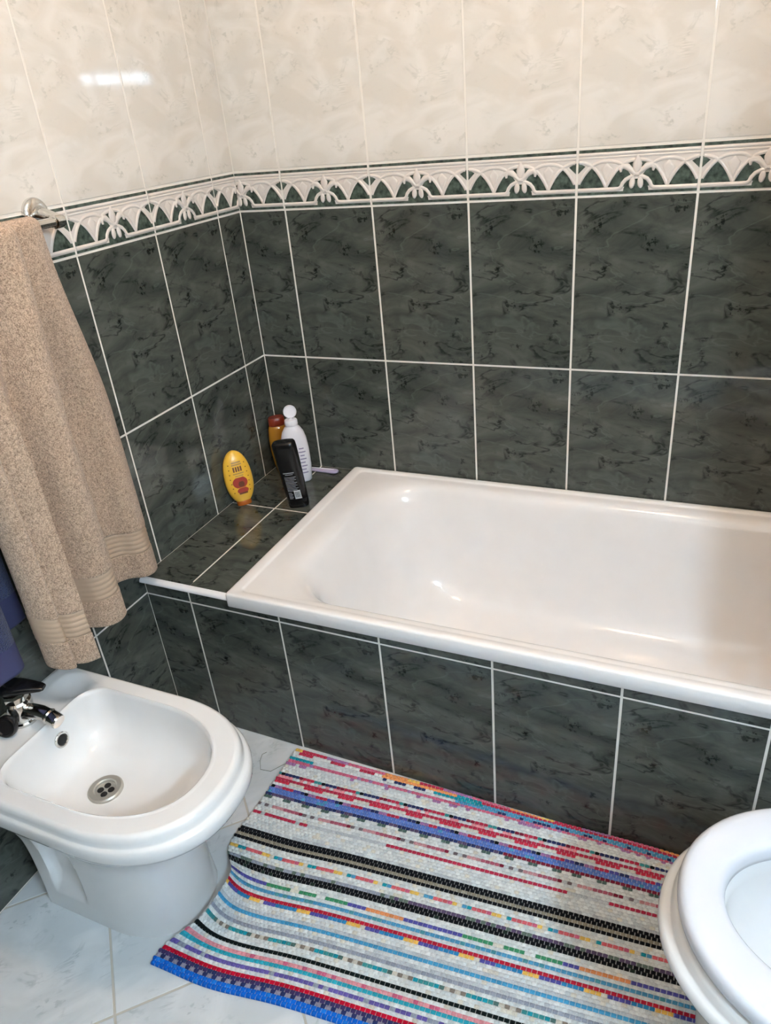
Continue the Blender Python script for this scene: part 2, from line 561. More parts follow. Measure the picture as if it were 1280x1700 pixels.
# ceiling and the two walls outside the picture: same two-tone tiling, as a material
room_box('ceiling', -0.12, RX + 0.12, RY - 0.12, 0.12, RZ, RZ + 0.1, M_PLASTER, 'plain white ceiling above the bathroom', 'ceiling')
def far_wall_mat():
    t = NT('two_tone_wall_tiling')
    tc = t.n('ShaderNodeTexCoord')
    sx = t.n('ShaderNodeSeparateXYZ'); t.l(tc.outputs['Object'], sx.inputs[0])
    dark = t.math('LESS_THAN', sx.outputs[2], ZB)
    bord = t.math('LESS_THAN', sx.outputs[2], ZB + BH)
    col = t.mix(bord, hexc('#c8c2ba'), hexc('#aaa69c'))
    col = t.mix(dark, col, hexc('#434944'))
    u = t.math('ADD', sx.outputs[0], sx.outputs[1])
    fu = t.math('ABSOLUTE', t.math('SUBTRACT', t.math('FRACT', t.math('DIVIDE', u, TW)), 0.5))
    fv = t.math('ABSOLUTE', t.math('SUBTRACT', t.math('FRACT', t.math('DIVIDE', sx.outputs[2], TH)), 0.5))
    j = t.math('MAXIMUM', t.math('GREATER_THAN', fu, 0.49), t.math('GREATER_THAN', fv, 0.494))
    t.l(t.mix(j, col, hexc('#e8e2d6')), t.b.inputs['Base Color'])
    t.b.inputs['Roughness'].default_value = 0.15
    return t.m
M_FAR = far_wall_mat()
room_box('wall_right', RX, RX + 0.12, RY - 0.12, 0.12, -0.1, RZ, M_FAR, 'tiled right wall behind the toilet, outside the picture')
room_box('wall_front', -0.12, RX + 0.12, RY - 0.12, RY, -0.1, RZ, M_FAR, 'tiled front wall behind the camera, outside the picture')

# ledge and bath apron
ZS = 0.4455
apron = empty('wall_apron', (0, -0.6728, 0), (0, 0, -0.0111))
tag(apron, 'dark green tiled apron under the front rim of the bathtub', 'bath apron', kind='structure')
bm = bmesh.new(); box(bm, -0.004, RX + 0.02, REC, 0.012, -0.05, 0.4205); box(bm, -0.004, 0.2555, REC, 0.012, 0.4205, 0.4335)
mobj('backing', bm_mesh(bm, 'apron'), M_GROUT, apron)
for k in range(-1, 8):
    uc = 0.1342 + (k + 0.5) * TW
    place_tile('dark_tile', apron, W_back, TW, TH, M_DARK, uc, 0.003, RX, 0.5 * TH)
    place_tile('dark_tile', apron, W_back, TW, TH, M_DARK, uc, 0.003, RX, 1.5 * TH, None, 0.4215)
    if k <= 0: place_tile('dark_tile', apron, W_back, TW, TH, M_DARK, uc, 0.003, 0.2555, 1.5 * TH, 0.4215, 0.4325)
ledge = room_box('wall_ledge', -0.002, 0.2585, -0.655, 0.002, 0.0, ZS - REC, M_GROUT, 'dark green tiled corner ledge at the head of the bathtub', 'ledge')
XJ, YJ = 0.142, -0.281
for (x0, x1) in ((0.002, XJ - GAP / 2), (XJ + GAP / 2, 0.259)):
    for (y0, y1) in ((YJ + GAP / 2, -0.002), (-0.672, YJ - GAP / 2)):
        xc = XJ - TW / 2 if x1 < XJ else XJ + TW / 2
        yc = YJ + TH / 2 if y0 > YJ else YJ - TH / 2
        me = tile_mesh('dark_tile', TW, TH, x0 - xc, x1 - xc, y0 - yc, y1 - yc, M_DARK)
        mobj('dark_tile', me, None, ledge, W_flat(xc, yc, ZS))
# white plastic edge profile along the ledge front
bm = bmesh.new()
prof = [(-0.672, ZS + 0.0005), (-0.678, ZS + 0.0008), (-0.6835, ZS - 0.001), (-0.6865, ZS - 0.005), (-0.6865, ZS - 0.0095), (-0.683, ZS - 0.012), (-0.672, ZS - 0.012)]
loft(bm, [[(0.001, y, z) for y, z in prof], [(0.258, y - 0.002, z) for y, z in prof]])
tag(mobj('trim_1', bm_mesh(bm, 'trim', True, 0.7), M_TRIM), 'white plastic edge strip along the front of the tiled ledge', 'trim', kind='structure')

# ------------------------------------------------------------------ bathtub
def rrect(x0, x1, y0, y1, r, z, nc=12, nx=26, ny=14):
    pts = []
    def seg(a, b, n):
        return [(a[0] + (b[0] - a[0]) * k / n, a[1] + (b[1] - a[1]) * k / n) for k in range(n)]
    def arc(cx, cy, a0, n):
        return [(cx + r * math.cos(a0 + PI / 2 * k / n), cy + r * math.sin(a0 + PI / 2 * k / n)) for k in range(n)]
    pts += seg((x0 + r, y0), (x1 - r, y0), nx) + arc(x1 - r, y0 + r, -PI / 2, nc)
    pts += seg((x1, y0 + r), (x1, y1 - r), ny) + arc(x1 - r, y1 - r, 0, nc)
    pts += seg((x1 - r, y1), (x0 + r, y1), nx) + arc(x0 + r, y1 - r, PI / 2, nc)
    pts += seg((x0, y1 - r), (x0, y0 + r), ny) + arc(x0 + r, y0 + r, PI, nc)
    return [(x, y, z) for x, y in pts]

tub = empty('bathtub', (0, 0, 0), (0, 0, 0))
tag(tub, 'white bathtub with a pinkish rim set into the dark tiled surround', 'bathtub')
X0, X1, Y0, Y1 = 0.259, 1.956, -0.694, -0.003
# (left, front, back, right) insets, corner radius, height
RG = [((0.30, 0.016, 0.016, 0.3), 0.004, 0.4235), ((0.016, 0.016, 0.016, 0.016), 0.004, 0.4235),
      ((0.001, 0.0015, 0.0, 0.0), 0.006, 0.4235), ((0.0, 0.0, 0.0, 0.0), 0.007, 0.4255), ((0.0, 0.0005, 0.0, 0.0), 0.007, 0.4535),
      ((0.0008, 0.0013, 0.0008, 0.001), 0.008, 0.4568), ((0.003, 0.0035, 0.003, 0.004), 0.009, 0.4585), ((0.008, 0.008, 0.006, 0.010), 0.010, 0.459),
      ((0.026, 0.021, 0.017, 0.026), 0.014, 0.459), ((0.0285, 0.0228, 0.0195, 0.0285), 0.015, 0.4575), ((0.0305, 0.0238, 0.0215, 0.031), 0.016, 0.4553),
      ((0.0335, 0.0258, 0.0245, 0.034), 0.018, 0.4548),
      ((0.06, 0.033, 0.033, 0.06), 0.05, 0.4543), ((0.082, 0.040, 0.042, 0.085), 0.11, 0.4533), ((0.098, 0.046, 0.049, 0.095), 0.14, 0.4500),
      ((0.110, 0.053, 0.056, 0.101), 0.148, 0.4435), ((0.121, 0.062, 0.063, 0.107), 0.153, 0.4300), ((0.134, 0.073, 0.071, 0.112), 0.157, 0.39),
      ((0.148, 0.082, 0.078, 0.120), 0.158, 0.34), ((0.166, 0.091, 0.085, 0.128), 0.155, 0.28), ((0.190, 0.100, 0.092, 0.135), 0.15, 0.22),
      ((0.222, 0.110, 0.103, 0.148), 0.14, 0.17), ((0.258, 0.122, 0.117, 0.165), 0.14, 0.138), ((0.295, 0.140, 0.138, 0.19), 0.13, 0.118),
      ((0.34, 0.165, 0.166, 0.225), 0.12, 0.108), ((0.41, 0.20, 0.208, 0.29), 0.10, 0.104), ((0.52, 0.27, 0.27, 0.42), 0.06, 0.102)]
bm = bmesh.new()
loft(bm, [rrect(X0 + a[0], X1 - a[3], Y0 + a[1], Y1 - a[2], r, z) for a, r, z in RG[1:]], False, True)
mobj('shell', bm_mesh(bm, 'tub_shell', True, 0.9), M_ACRYL, tub)
bm = bmesh.new()
Mx = Matrix.Translation((1.70, -0.35, 0.102))
lathe(bm, [(0.0, 0.036), (0.003, 0.034), (0.004, 0.024), (0.001, 0.022), (0.001, 0.002)], 24, Mx)
mobj('drain', bm_mesh(bm, 'drain', True, 0.6), M_STEEL, tub)

# ------------------------------------------------------------------ D-shaped sanitary ware
def dring(x0, xf, hw, z, xc=None, rr=0.03, ex=2.3, nside=16, nfront=48, nrear=18, nc=6, yc=0.0):
    """D outline: straight rear at x0 (corner radius rr), straight sides to xc, superelliptic front to xf."""
    if xc is None: xc = x0 + (xf - x0) * 0.45
    rr = min(rr, hw * 0.8, (xc - x0) * 0.9)
    P = []
    for k in range(nrear): P.append((x0, hw - rr - (2 * (hw - rr)) * k / nrear))
    for k in range(nc):
        a = PI + PI / 2 * k / nc
        P.append((x0 + rr + rr * math.cos(a), -hw + rr + rr * math.sin(a)))
    for k in range(nside): P.append((x0 + rr + (xc - x0 - rr) * k / nside, -hw))
    for k in range(nfront):
        a = -PI / 2 + PI * k / nfront
        c, s = math.cos(a), math.sin(a)
        P.append((xc + (xf - xc) * abs(c) ** (2 / ex), hw * math.copysign(abs(s) ** (2 / ex), s)))
    for k in range(nside): P.append((xc + (x0 + rr - xc) * k / nside, hw))
    for k in range(nc):
        a = PI / 2 + PI / 2 * k / nc
        P.append((x0 + rr + rr * math.cos(a), hw - rr + rr * math.sin(a)))
    return [(x, y + yc, z) for x, y in P]

def dense(rows, per):
    """rows of parameter tuples -> smoothly interpolated rows."""
    out = []
    A = np.array(rows, float)
    for i in range(len(A) - 1):
        p0, p1, p2, p3 = A[max(i - 1, 0)], A[i], A[i + 1], A[min(i + 2, len(A) - 1)]
        for k in range(per):
            t = k / per
            m1 = (p2 - p0) / 2; m2 = (p3 - p1) / 2
            out.append((2 * t**3 - 3 * t**2 + 1) * p1 + (t**3 - 2 * t**2 + t) * m1 + (-2 * t**3 + 3 * t**2) * p2 + (t**3 - t**2) * m2)
    out.append(A[-1])
    return [tuple(r) for r in out]

BY = -1.116
bidet = empty('bidet', (0.0, BY, 0.0))
tag(bidet, 'white ceramic bidet with a chrome tap, standing against the left wall', 'bidet')
def smooth(a, b, x):
    t = max(0.0, min(1.0, (x - a) / (b - a)))
    return t * t * (3 - 2 * t)
#        z     x0    xf    hw    xc    rr
outer = [(0.000, .075, .405, .112, .25, .012), (0.012, .075, .404, .1115, .25, .012), (0.06, .075, .402, .109, .25, .012),
         (0.15, .073, .402, .107, .25, .012), (0.205, .066, .410, .111, .26, .014), (0.25, .045, .440, .126, .27, .016), (0.29, .020, .486, .148, .29, .018),
         (0.32, .006, .520, .162, .31, .018), (0.338, .002, .535, .167, .32, .018)]
rows = dense(outer, 5)
rings = []
def dent(x, y, z, hw):
    """fixing recess on both flanks of the pedestal"""
    m = smooth(.118, .128, x) * (1 - smooth(.196, .206, x)) * smooth(.062, .085, z) * (1 - smooth(.195, .24, z))
    return y - math.copysign(0.020 * m, y) if abs(y) > hw * 0.75 else y
for (z, x0, xf, hw, xc, rr) in rows:
    rings.append([(x, dent(x, y, z, hw), zz) for x, y, zz in dring(x0, xf, hw, z, xc, rr, nside=40)])
lip = [(.3385, .001, .540, .1695, .32, .018), (.342, .001, .5475, .1725, .32, .02), (.350, .001, .5515, .1745, .32, .02), (.362, .001, .5525, .175, .32, .02),
       (.370, .001, .5505, .174, .32, .02), (.3745, .001, .546, .1715, .32, .02), (.3765, .001, .541, .169, .32, .02), (.379, .001, .5385, .1675, .32, .02),
       (.387, .001, .5375, .167, .32, .02), (.394, .0015, .535, .165, .32, .02), (.398, .003, .531, .162, .32, .02), (.400, .006, .525, .158, .32, .02)]
for (z, x0, xf, hw, xc, rr) in lip:
    rings.append(dring(x0, xf, hw, z, xc, rr, nside=40))
a = np.array(rings[-1]); b = np.array(dring(.108, .494, .1335, .3985, .29, .05, 2.25, nside=40))
ND = 22
for k in range(1, ND + 1):
    t = k / ND
    r = a * (1 - t) + b * t
    out = []
    for x, y, z in r:
        # shallow soap recesses in the two rear corners, and a faint roll round the bowl
        for sy in (-1, 1):
            q = ((x - 0.074) / 0.044) ** 2 + ((y - sy * 0.112) / 0.040) ** 2
            if q < 1: z -= 0.014 * (1 - q) ** 0.7 * smooth(0.0, 1.0, 1 - q) ** 0.2
        out.append((x, y, z))
    rings.append(out)
bowl = [(.4000, .112, .489, .131, .29, .05), (.3975, .115, .485, .1285, .29, .05), (.392, .117, .483, .127, .29, .05), (.375, .119, .479, .124, .29, .05),
        (.350, .122, .470, .119, .285, .05), (.325, .128, .452, .110, .28, .05), (.305, .138, .424, .096, .275, .048),
        (.292, .152, .385, .078, .27, .042), (.285, .172, .34, .058, .26, .035), (.2815, .19, .30, .04, .25, .028), (.280, .205, .268, .027, .242, .02)]
for (z, x0, xf, hw, xc, rr) in bowl[:3]: rings.append(dring(x0, xf, hw, z, xc, rr, 2.25, nside=40))
for (z, x0, xf, hw, xc, rr) in dense(bowl[2:], 3)[1:]: rings.append(dring(x0, xf, hw, z, xc, rr, 2.25, nside=40))
bm = bmesh.new(); loft(bm, rings)
mobj('basin', bm_mesh(bm, 'bidet_basin', True, 1.0), M_CERAM, bidet)
# waste with its cross, overflow ring, fixing screw
bm = bmesh.new()
Mw = Matrix.Translation((0.236, -0.006, 0.2795))
lathe(bm, [(0.0, 0.034), (0.005, 0.0335), (0.0075, 0.031), (0.0072, 0.0225), (0.0055, 0.0205), (0.0012, 0.0198), (0.0010, 0.002)], 32, Mw)
waste = mobj('waste_ring', bm_mesh(bm, 'waste', True, 0.5), M_STEEL, bidet)
for k in range(4):
    bm = bmesh.new()
    a0 = k * PI / 2 + 0.4
    Mh = Mw @ Matrix.Translation((0.0105 * math.cos(a0), 0.0105 * math.sin(a0), 0.0012))
    lathe(bm, [(0.0, 0.0066), (0.0006, 0.0064), (0.0007, 0.001)], 14, Mh)
    mobj('drain_hole', bm_mesh(bm, 'hole'), M_HOLE, waste)
bm = bmesh.new()
Mo = axis_mat((0.1225, 0.020, 0.352), (1, 0, 0.12))
lathe(bm, [(-0.003, 0.0165), (0.002, 0.0165), (0.003, 0.0155), (0.003, 0.0125), (0.001, 0.0115), (0.001, 0.001)], 28, Mo)
ov = mobj('overflow_ring', bm_mesh(bm, 'ovf', True, 0.5), M_CHROME, bidet)
bm = bmesh.new()
lathe(bm, [(0.0012, 0.0112), (0.0016, 0.0108), (0.0017, 0.001)], 24, Mo)
mobj('overflow_hole', bm_mesh(bm, 'ovfh'), M_HOLE, ov)
bm = bmesh.new()
Ms = axis_mat((0.185, -0.0885, 0.088), (0, -1, 0.05))
lathe(bm, [(0.0, 0.0065), (0.003, 0.0062), (0.004, 0.0045), (0.003, 0.003), (0.003, 0.0005)], 16, Ms)
mobj('fixing_screw', bm_mesh(bm, 'screw', True, 0.5), M_STEEL, bidet)

# tap: chrome body, black lever, spout with swivel aerator, black pop-up knob
tap = empty('bidet_tap', (0.055, BY + 0.008, 0.399))
tag(tap, 'chrome mixer tap with black lever on the rear of the bidet', 'tap')
bm = bmesh.new()
lathe(bm, [(0.0, 0.029), (0.005, 0.0285), (0.008, 0.0255), (0.022, 0.0245), (0.038, 0.0265), (0.048, 0.0260), (0.052, 0.022)], 28)
mobj('body', bm_mesh(bm, 'tapbody', True, 0.6), M_CHROME, tap)
bm = bmesh.new()
lathe(bm, [(0.050, 0.0205), (0.053, 0.0235), (0.064, 0.0240), (0.070, 0.022), (0.073, 0.012)], 8)
mobj('collar', bm_mesh(bm, 'collar', True, 0.3), M_CHROME, tap)
bm = bmesh.new()
tube(bm, [(0.012, 0, 0.022), (0.035, 0, 0.030), (0.062, 0, 0.034), (0.082, 0, 0.031)], [0.0175, 0.0155, 0.0145, 0.0135], 18)
mobj('spout', bm_mesh(bm, 'spout', True, 0.8), M_CHROME, tap)
bm = bmesh.new()
Ma = axis_mat((0.079, 0, 0.0315), (0.95, -0.05, -0.32))
lathe(bm, [(-0.004, 0.010), (-0.003, 0.0145), (0.001, 0.0160), (0.004, 0.0140), (0.006, 0.0150), (0.022, 0.0150), (0.0245, 0.0135), (0.024, 0.010)], 24, Ma)
mobj('aerator', bm_mesh(bm, 'aerator', True, 0.5), M_CHROME, tap)
bm = bmesh.new()
ring = []
for t, wd, th, z in ((-0.032, 0.010, 0.004, 0.078), (-0.024, 0.019, 0.009, 0.080), (0.0, 0.022, 0.011, 0.081), (0.020, 0.020, 0.009, 0.081), (0.040, 0.015, 0.007, 0.080), (0.058, 0.011, 0.005, 0.078), (0.064, 0.008, 0.003, 0.077)):
    ring.append([Vector((t, wd * math.copysign(abs(math.cos(q)) ** 0.6, math.cos(q)), z + th * math.copysign(abs(math.sin(q)) ** 0.6, math.sin(q)))) for q in [2 * PI * k / 20 for k in range(20)]])
loft(bm, ring)
bmesh.ops.rotate(bm, verts=bm.verts, cent=(0, 0, 0), matrix=Matrix.Rotation(math.radians(22), 3, 'Z'))
lever = mobj('lever', bm_mesh(bm, 'lever', True, 0.9), M_BLACK, tap)
bm = bmesh.new()
tube(bm, [(0.0, -0.018, 0.016), (0.002, -0.036, 0.018)], 0.0085, 14)
mobj('knob_stem', bm_mesh(bm, 'stem', True, 0.8), M_CHROME, tap)
bm = bmesh.new()
Mk = axis_mat((0.004, -0.034, 0.018), (0.35, -0.85, 0.35))
lathe(bm, [(0.0, 0.012), (0.002, 0.019), (0.006, 0.0215), (0.014, 0.0215), (0.018, 0.019), (0.0185, 0.015), (0.0165, 0.013), (0.0165, 0.001)], 28, Mk)
mobj('knob', bm_mesh(bm, 'knob', True, 0.6), M_BLACK, tap)

# ------------------------------------------------------------------ toilet (front end towards -x)
TX, TY = 1.93, -1.052
wc = empty('toilet', (TX, TY, 0.0), (0, 0, PI))
tag(wc, 'white toilet with its seat down and lid raised, right of the rug', 'toilet')
rings = []
outer = [(0.000, .10, .560, .115, .34, .02), (0.02, .10, .557, .113, .34, .02), (0.10, .10, .545, .108, .33, .02), (0.20, .10, .555, .115, .34, .02),
         (0.27, .09, .595, .140, .36, .02), (0.32, .07, .645, .172, .40, .025), (0.345, .06, .668, .184, .42, .03)]
for (z, x0, xf, hw, xc, rr) in dense(outer, 4): rings.append(dring(x0, xf, hw, z, xc, rr, 2.15))
for (z, x0, xf, hw, xc, rr) in ((.3465, .06, .678, .189, .43, .03), (.351, .06, .687, .193, .43, .03), (.360, .06, .691, .195, .43, .03), (.369, .06, .689, .194, .43, .03),
                                (.3745, .06, .683, .191, .43, .03), (.3765, .062, .677, .188, .43, .03), (.380, .062, .675, .187, .43, .03), (.390, .062, .673, .186, .43, .03),
                                (.397, .064, .668, .183, .43, .03), (.400, .068, .660, .178, .43, .03), (.400, .20, .615, .125, .43, .05), (.395, .205, .608, .121, .43, .05),
                                (.37, .21, .605, .120, .43, .05), (.30, .215, .585, .110, .42, .05), (.24, .23, .53, .085, .39, .04), (.20, .25, .46, .06, .35, .03), (.185, .28, .40, .04, .33, .02)):
    rings.append(dring(x0, xf, hw, z, xc, rr, 2.15))
bm = bmesh.new(); loft(bm, rings)
mobj('bowl', bm_mesh(bm, 'wc_bowl', True, 1.0), M_CERAM, wc)
rings = []
for (z, x0, xf, hw, xc, rr, ix0, ixf, ihw) in ((0,) * 9,):
    pass
so = [(.403, .190, .658, .180), (.4015, .186, .664, .184), (.406, .184, .6685, .1870), (.415, .184, .6705, .1885), (.423, .185, .6690, .1875), (.4290, .187, .6655, .1855), (.4318, .190, .660, .182), (.4328, .197, .650, .175)]
si = [(.4322, .268, .622, .131), (.4295, .274, .616, .124), (.424, .277, .612, .119), (.415, .279, .610, .117), (.405, .279, .610, .117), (.4018, .274, .614, .121)]
for z, x0, xf, hw in so: rings.append(dring(x0, xf, hw, z, .43, .10, 2.1))
for z, x0, xf, hw in si: rings.append(dring(x0, xf, hw, z, .43, .09, 2.05))
bm = bmesh.new()
vr = loft(bm, rings + [rings[0]], False, False)
bmesh.ops.remove_doubles(bm, verts=bm.verts, dist=1e-6)
mobj('seat', bm_mesh(bm, 'wc_seat', True, 1.0), M_SEAT, wc)
# raised lid: a D panel leaning against the cistern
Ml = Matrix.Translation((0.205, 0, 0.425)) @ Matrix.Rotation(math.radians(-97), 4, 'Y')
bm = bmesh.new()
rings = []
for zz, ins in ((0.0, 0.006), (0.003, 0.001), (0.012, 0.0), (0.016, 0.003), (0.0175, 0.012), (0.018, 0.05)):
    rings.append([Ml @ Vector((x, y, z)) for x, y, z in dring(0.01 + ins, .47 - ins, .187 - ins, zz, .24, .08, 2.1)])
loft(bm, rings)
mobj('lid', bm_mesh(bm, 'wc_lid', True, 0.8), M_SEAT, wc)
bm = bmesh.new()
loft(bm, [rrect(-0.02 + i, 0.165 - i, -0.20 + i, 0.20 - i, 0.03, z, 5, 6, 10) for z, i in ((0.395, 0.02), (0.41, 0.006), (0.50, 0.002), (0.76, 0.0), (0.765, 0.004))])
cis = mobj('cistern', bm_mesh(bm, 'cistern', True, 0.8), M_CERAM, wc)
bm = bmesh.new()
loft(bm, [rrect(-0.022 + i, 0.170 - i, -0.206 + i, 0.206 - i, 0.03, z, 5, 6, 10) for z, i in ((0.765, 0.003), (0.770, 0.0), (0.788, 0.0), (0.796, 0.006), (0.799, 0.02))])
cl = mobj('cistern_lid', bm_mesh(bm, 'cislid', True, 0.8), M_CERAM, wc)
bm = bmesh.new(); lathe(bm, [(0.799, 0.022), (0.803, 0.022), (0.805, 0.019), (0.805, 0.001)], 24, Matrix.Translation((0.07, 0, 0)))
mobj('flush_button', bm_mesh(bm, 'btn', True, 0.6), M_CHROME, cl)

# ------------------------------------------------------------------ towels on the bar
def catmull(pts, n, ref=None):
    A = np.array(pts, float)
    R = A if ref is None else np.array(ref, float)
    d = np.concatenate([[0], np.cumsum(np.hypot(*(np.diff(R[:, :2], axis=0).T)))])
    out = []
    for s in np.linspace(0, d[-1], n):
        i = min(max(np.searchsorted(d, s) - 1, 0), len(A) - 2)
        t = (s - d[i]) / (d[i + 1] - d[i])
        p0, p1, p2, p3 = A[max(i - 1, 0)], A[i], A[i + 1], A[min(i + 2, len(A) - 1)]
        m1, m2 = (p2 - p0) / 2, (p3 - p1) / 2
        out.append((2 * t**3 - 3 * t**2 + 1) * p1 + (t**3 - 2 * t**2 + t) * m1 + (-2 * t**3 + 3 * t**2) * p2 + (t**3 - t**2) * m2)
    return np.array(out)

BARX, BARZ = 0.070, 1.262
def towel(name, path_bot, path_top, bands, mat, mband, thick, ns=220, nt=150, back_z=0.62, ribs=True, seed=1):
    """path rows (y, x, hem z). The cloth comes up behind the bar, over it and down in front."""
    pb, pt = catmull(path_bot, ns), catmull(path_top, ns, path_bot)
    rng = np.random.default_rng(seed)
    V = []
    ztop = BARZ + 0.018
    nb, na = 30, 14
    rows = []
    for k in range(nb):                        # behind the bar, going up
        t = k / nb
        rows.append(('b', t))
    for k in range(na + 1):
        rows.append(('a', k / na))
    for k in range(1, nt + 1):
        rows.append(('f', k / nt))
    ymid = float(pt[:, 0].mean())
    for kind, t in rows:
        row = []
        for i in range(ns):
            yb, xb, hz = pb[i]; yt, xt, _ = pt[i]
            if kind == 'b':
                z = back_z + (BARZ - back_z) * t
                row.append((0.034 + 0.014 * t + 0.005 * math.sin(yt * 60), ymid + (yt - ymid) * (0.72 + 0.28 * t), z))
            elif kind == 'a':
                a = PI - PI * t
                rx = (xt - 0.048) / 2 + 0.0
                row.append((0.048 + rx + rx * math.cos(a), yt, BARZ + (0.014 + 0.12 * max(0, xt - 0.09)) * math.sin(a)))
            else:
                z = BARZ + (hz - BARZ) * t
                q = smooth(0.0, 0.5, t) * 0.8 + 0.2 * t
                y = yt + (yb - yt) * q
                x = xt + (xb - xt) * q
                d = z - hz
                for lo, hi in bands:                       # flat woven band with fine ribs
                    if ribs and lo <= d <= hi: x -= 0.0020 + 0.0007 * math.cos((d - lo) / (hi - lo) * 2 * PI * 5)
                row.append((x, y, z))
        V.append(row)
    V = np.array(V)
    nr = V.shape[0]
    verts = V.reshape(-1, 3)
    faces, mats = [], []
    for r in range(nr - 1):
        for i in range(ns - 1):
            faces.append((r * ns + i, r * ns + i + 1, (r + 1) * ns + i + 1, (r + 1) * ns + i))
    me = bpy.data.meshes.new(name)
    me.from_pydata([tuple(v) for v in verts], [], faces)
    me.materials.append(mat); me.materials.append(mband)
    idx = []
    f0 = nb + na + 1
    for r in range(nr - 1):
        for i in range(ns - 1):
            m = 0
            if r >= f0:
                d = V[r, i, 2] - pb[i][2]
                for lo, hi in bands:
                    if lo <= d < hi: m = 1
            idx.append(m)
    me.polygons.foreach_set('material_index', idx)
    me.polygons.foreach_set('use_smooth', [True] * len(idx))
    return me

def solidify(o, th):
    md = o.modifiers.new('thickness', 'SOLIDIFY'); md.thickness = th; md.offset = 0.0
    dg = bpy.context.evaluated_depsgraph_get(); dg.update()
    me = bpy.data.meshes.new_from_object(o.evaluated_get(dg))
    o.modifiers.clear(); o.data = me
    me.polygons.foreach_set('use_smooth', [True] * len(me.polygons))

# control points across the cloth: y, x, hem height at the bottom, then y, x at the bar
TP = [(-.668, .050, .482, -.752, .087), (-.682, .062, .485, -.762, .092), (-.706, .074, .490, -.778, .096), (-.728, .068, .493, -.795, .092), (-.748, .046, .498, -.812, .086),
      (-.785, .036, .505, -.835, .083), (-.840, .036, .510, -.860, .084), (-.878, .050, .510, -.868, .090), (-.880, .078, .508, -.860, .099), (-.867, .100, .506, -.848, .108),
      (-.857, .117, .503, -.840, .116), (-.866, .134, .502, -.845, .130), (-.890, .139, .500, -.862, .133), (-.912, .124, .499, -.882, .116), (-.928, .090, .500, -.898, .092),
      (-.944, .088, .503, -.912, .091), (-.968, .122, .506, -.945, .113), (-.995, .126, .508, -.980, .115), (-1.022, .104, .508, -1.012, .107), (-1.044, .096, .508, -1.038, .105),
      (-1.054, .112, .504, -1.050, .112), (-1.048, .138, .499, -1.046, .125), (-1.034, .152, .494, -1.033, .133), (-1.020, .136, .489, -1.018, .126), (-1.004, .152, .484, -1.002, .133), (-.980, .162, .480, -.984, .138)]
bot = [p[:3] for p in TP]
top = [(p[3], p[4], 1.0) for p in TP]
me = towel('beige_towel', bot, top, [(0.062, 0.120)], M_TOWEL, M_BAND, 0.006, ns=260, nt=420, back_z=1.0)
bt = tag(mobj('bath_towel', me), 'beige terry bath towel hanging in folds from the chrome bar', 'towel')
solidify(bt, 0.0065)
bot2 = [(-1.012, .026, .572), (-1.03, .030, .572), (-1.075, .030, .571), (-1.11, .034, .565), (-1.104, .042, .545), (-1.084, .050, .515), (-1.072, .058, .508), (-1.09, .068, .506), (-1.13, .066, .508), (-1.19, .072, .512), (-1.26, .066, .518), (-1.32, .070, .522), (-1.36, .068, .525)]
top2 = [(-1.065, .084, 1), (-1.075, .085, 1), (-1.095, .085, 1), (-1.11, .086, 1), (-1.108, .089, 1), (-1.095, .091, 1), (-1.09, .094, 1), (-1.10, .097, 1), (-1.13, .097, 1), (-1.19, .098, 1), (-1.26, .097, 1), (-1.32, .098, 1), (-1.36, .098, 1)]
me = towel('blue_towel', bot2, top2, [(0.0, 0.065)], M_BLUE, M_BLUEB, 0.006, ns=120, nt=160, ribs=False, seed=3, back_z=0.75)
bt2 = tag(mobj('bath_towel', me), 'navy blue terry towel hanging behind the beige one above the bidet', 'towel')
solidify(bt2, 0.006)

bar = empty('towel_bar', (0.0, -0.676, 1.274))
tag(bar, 'chrome towel bar on the left wall carrying both towels', 'towel bar')
def bpart(nm, bm, mat=M_CHROME, ang=0.6):
    bmesh.ops.translate(bm, verts=bm.verts, vec=-Vector((0.0, -0.676, 1.274)))
    return mobj(nm, bm_mesh(bm, nm, True, ang), mat, bar)
for y in (-0.676, -1.42):
    bm = bmesh.new()
    lathe(bm, [(0.0, 0.030), (0.006, 0.030), (0.010, 0.0275), (0.013, 0.021), (0.0135, 0.015)], 32, axis_mat((0.0, y, 1.274), (1, 0, 0)))
    bpart('wall_flange', bm)
    bm = bmesh.new()
    tube(bm, [(0.010, y, 1.274), (0.032, y, 1.272), (0.055, y - 0.004, 1.266), (BARX, y - 0.010, BARZ)], [0.013, 0.0105, 0.0105, 0.0125], 18)
    bpart('arm', bm)
bm = bmesh.new(); tube(bm, [(BARX, -0.69, BARZ), (BARX, -1.42, BARZ)], 0.0085, 18)
bpart('rod', bm)
for y, s in ((-0.690, 1), (-1.42, -1)):
    bm = bmesh.new()
    lathe(bm, [(-0.012, 0.0085), (-0.010, 0.0125), (0.004, 0.0130), (0.010, 0.011), (0.013, 0.006), (0.0135, 0.001)], 22, axis_mat((BARX, y, BARZ), (0, s, 0)))
    bpart('end_cap', bm)

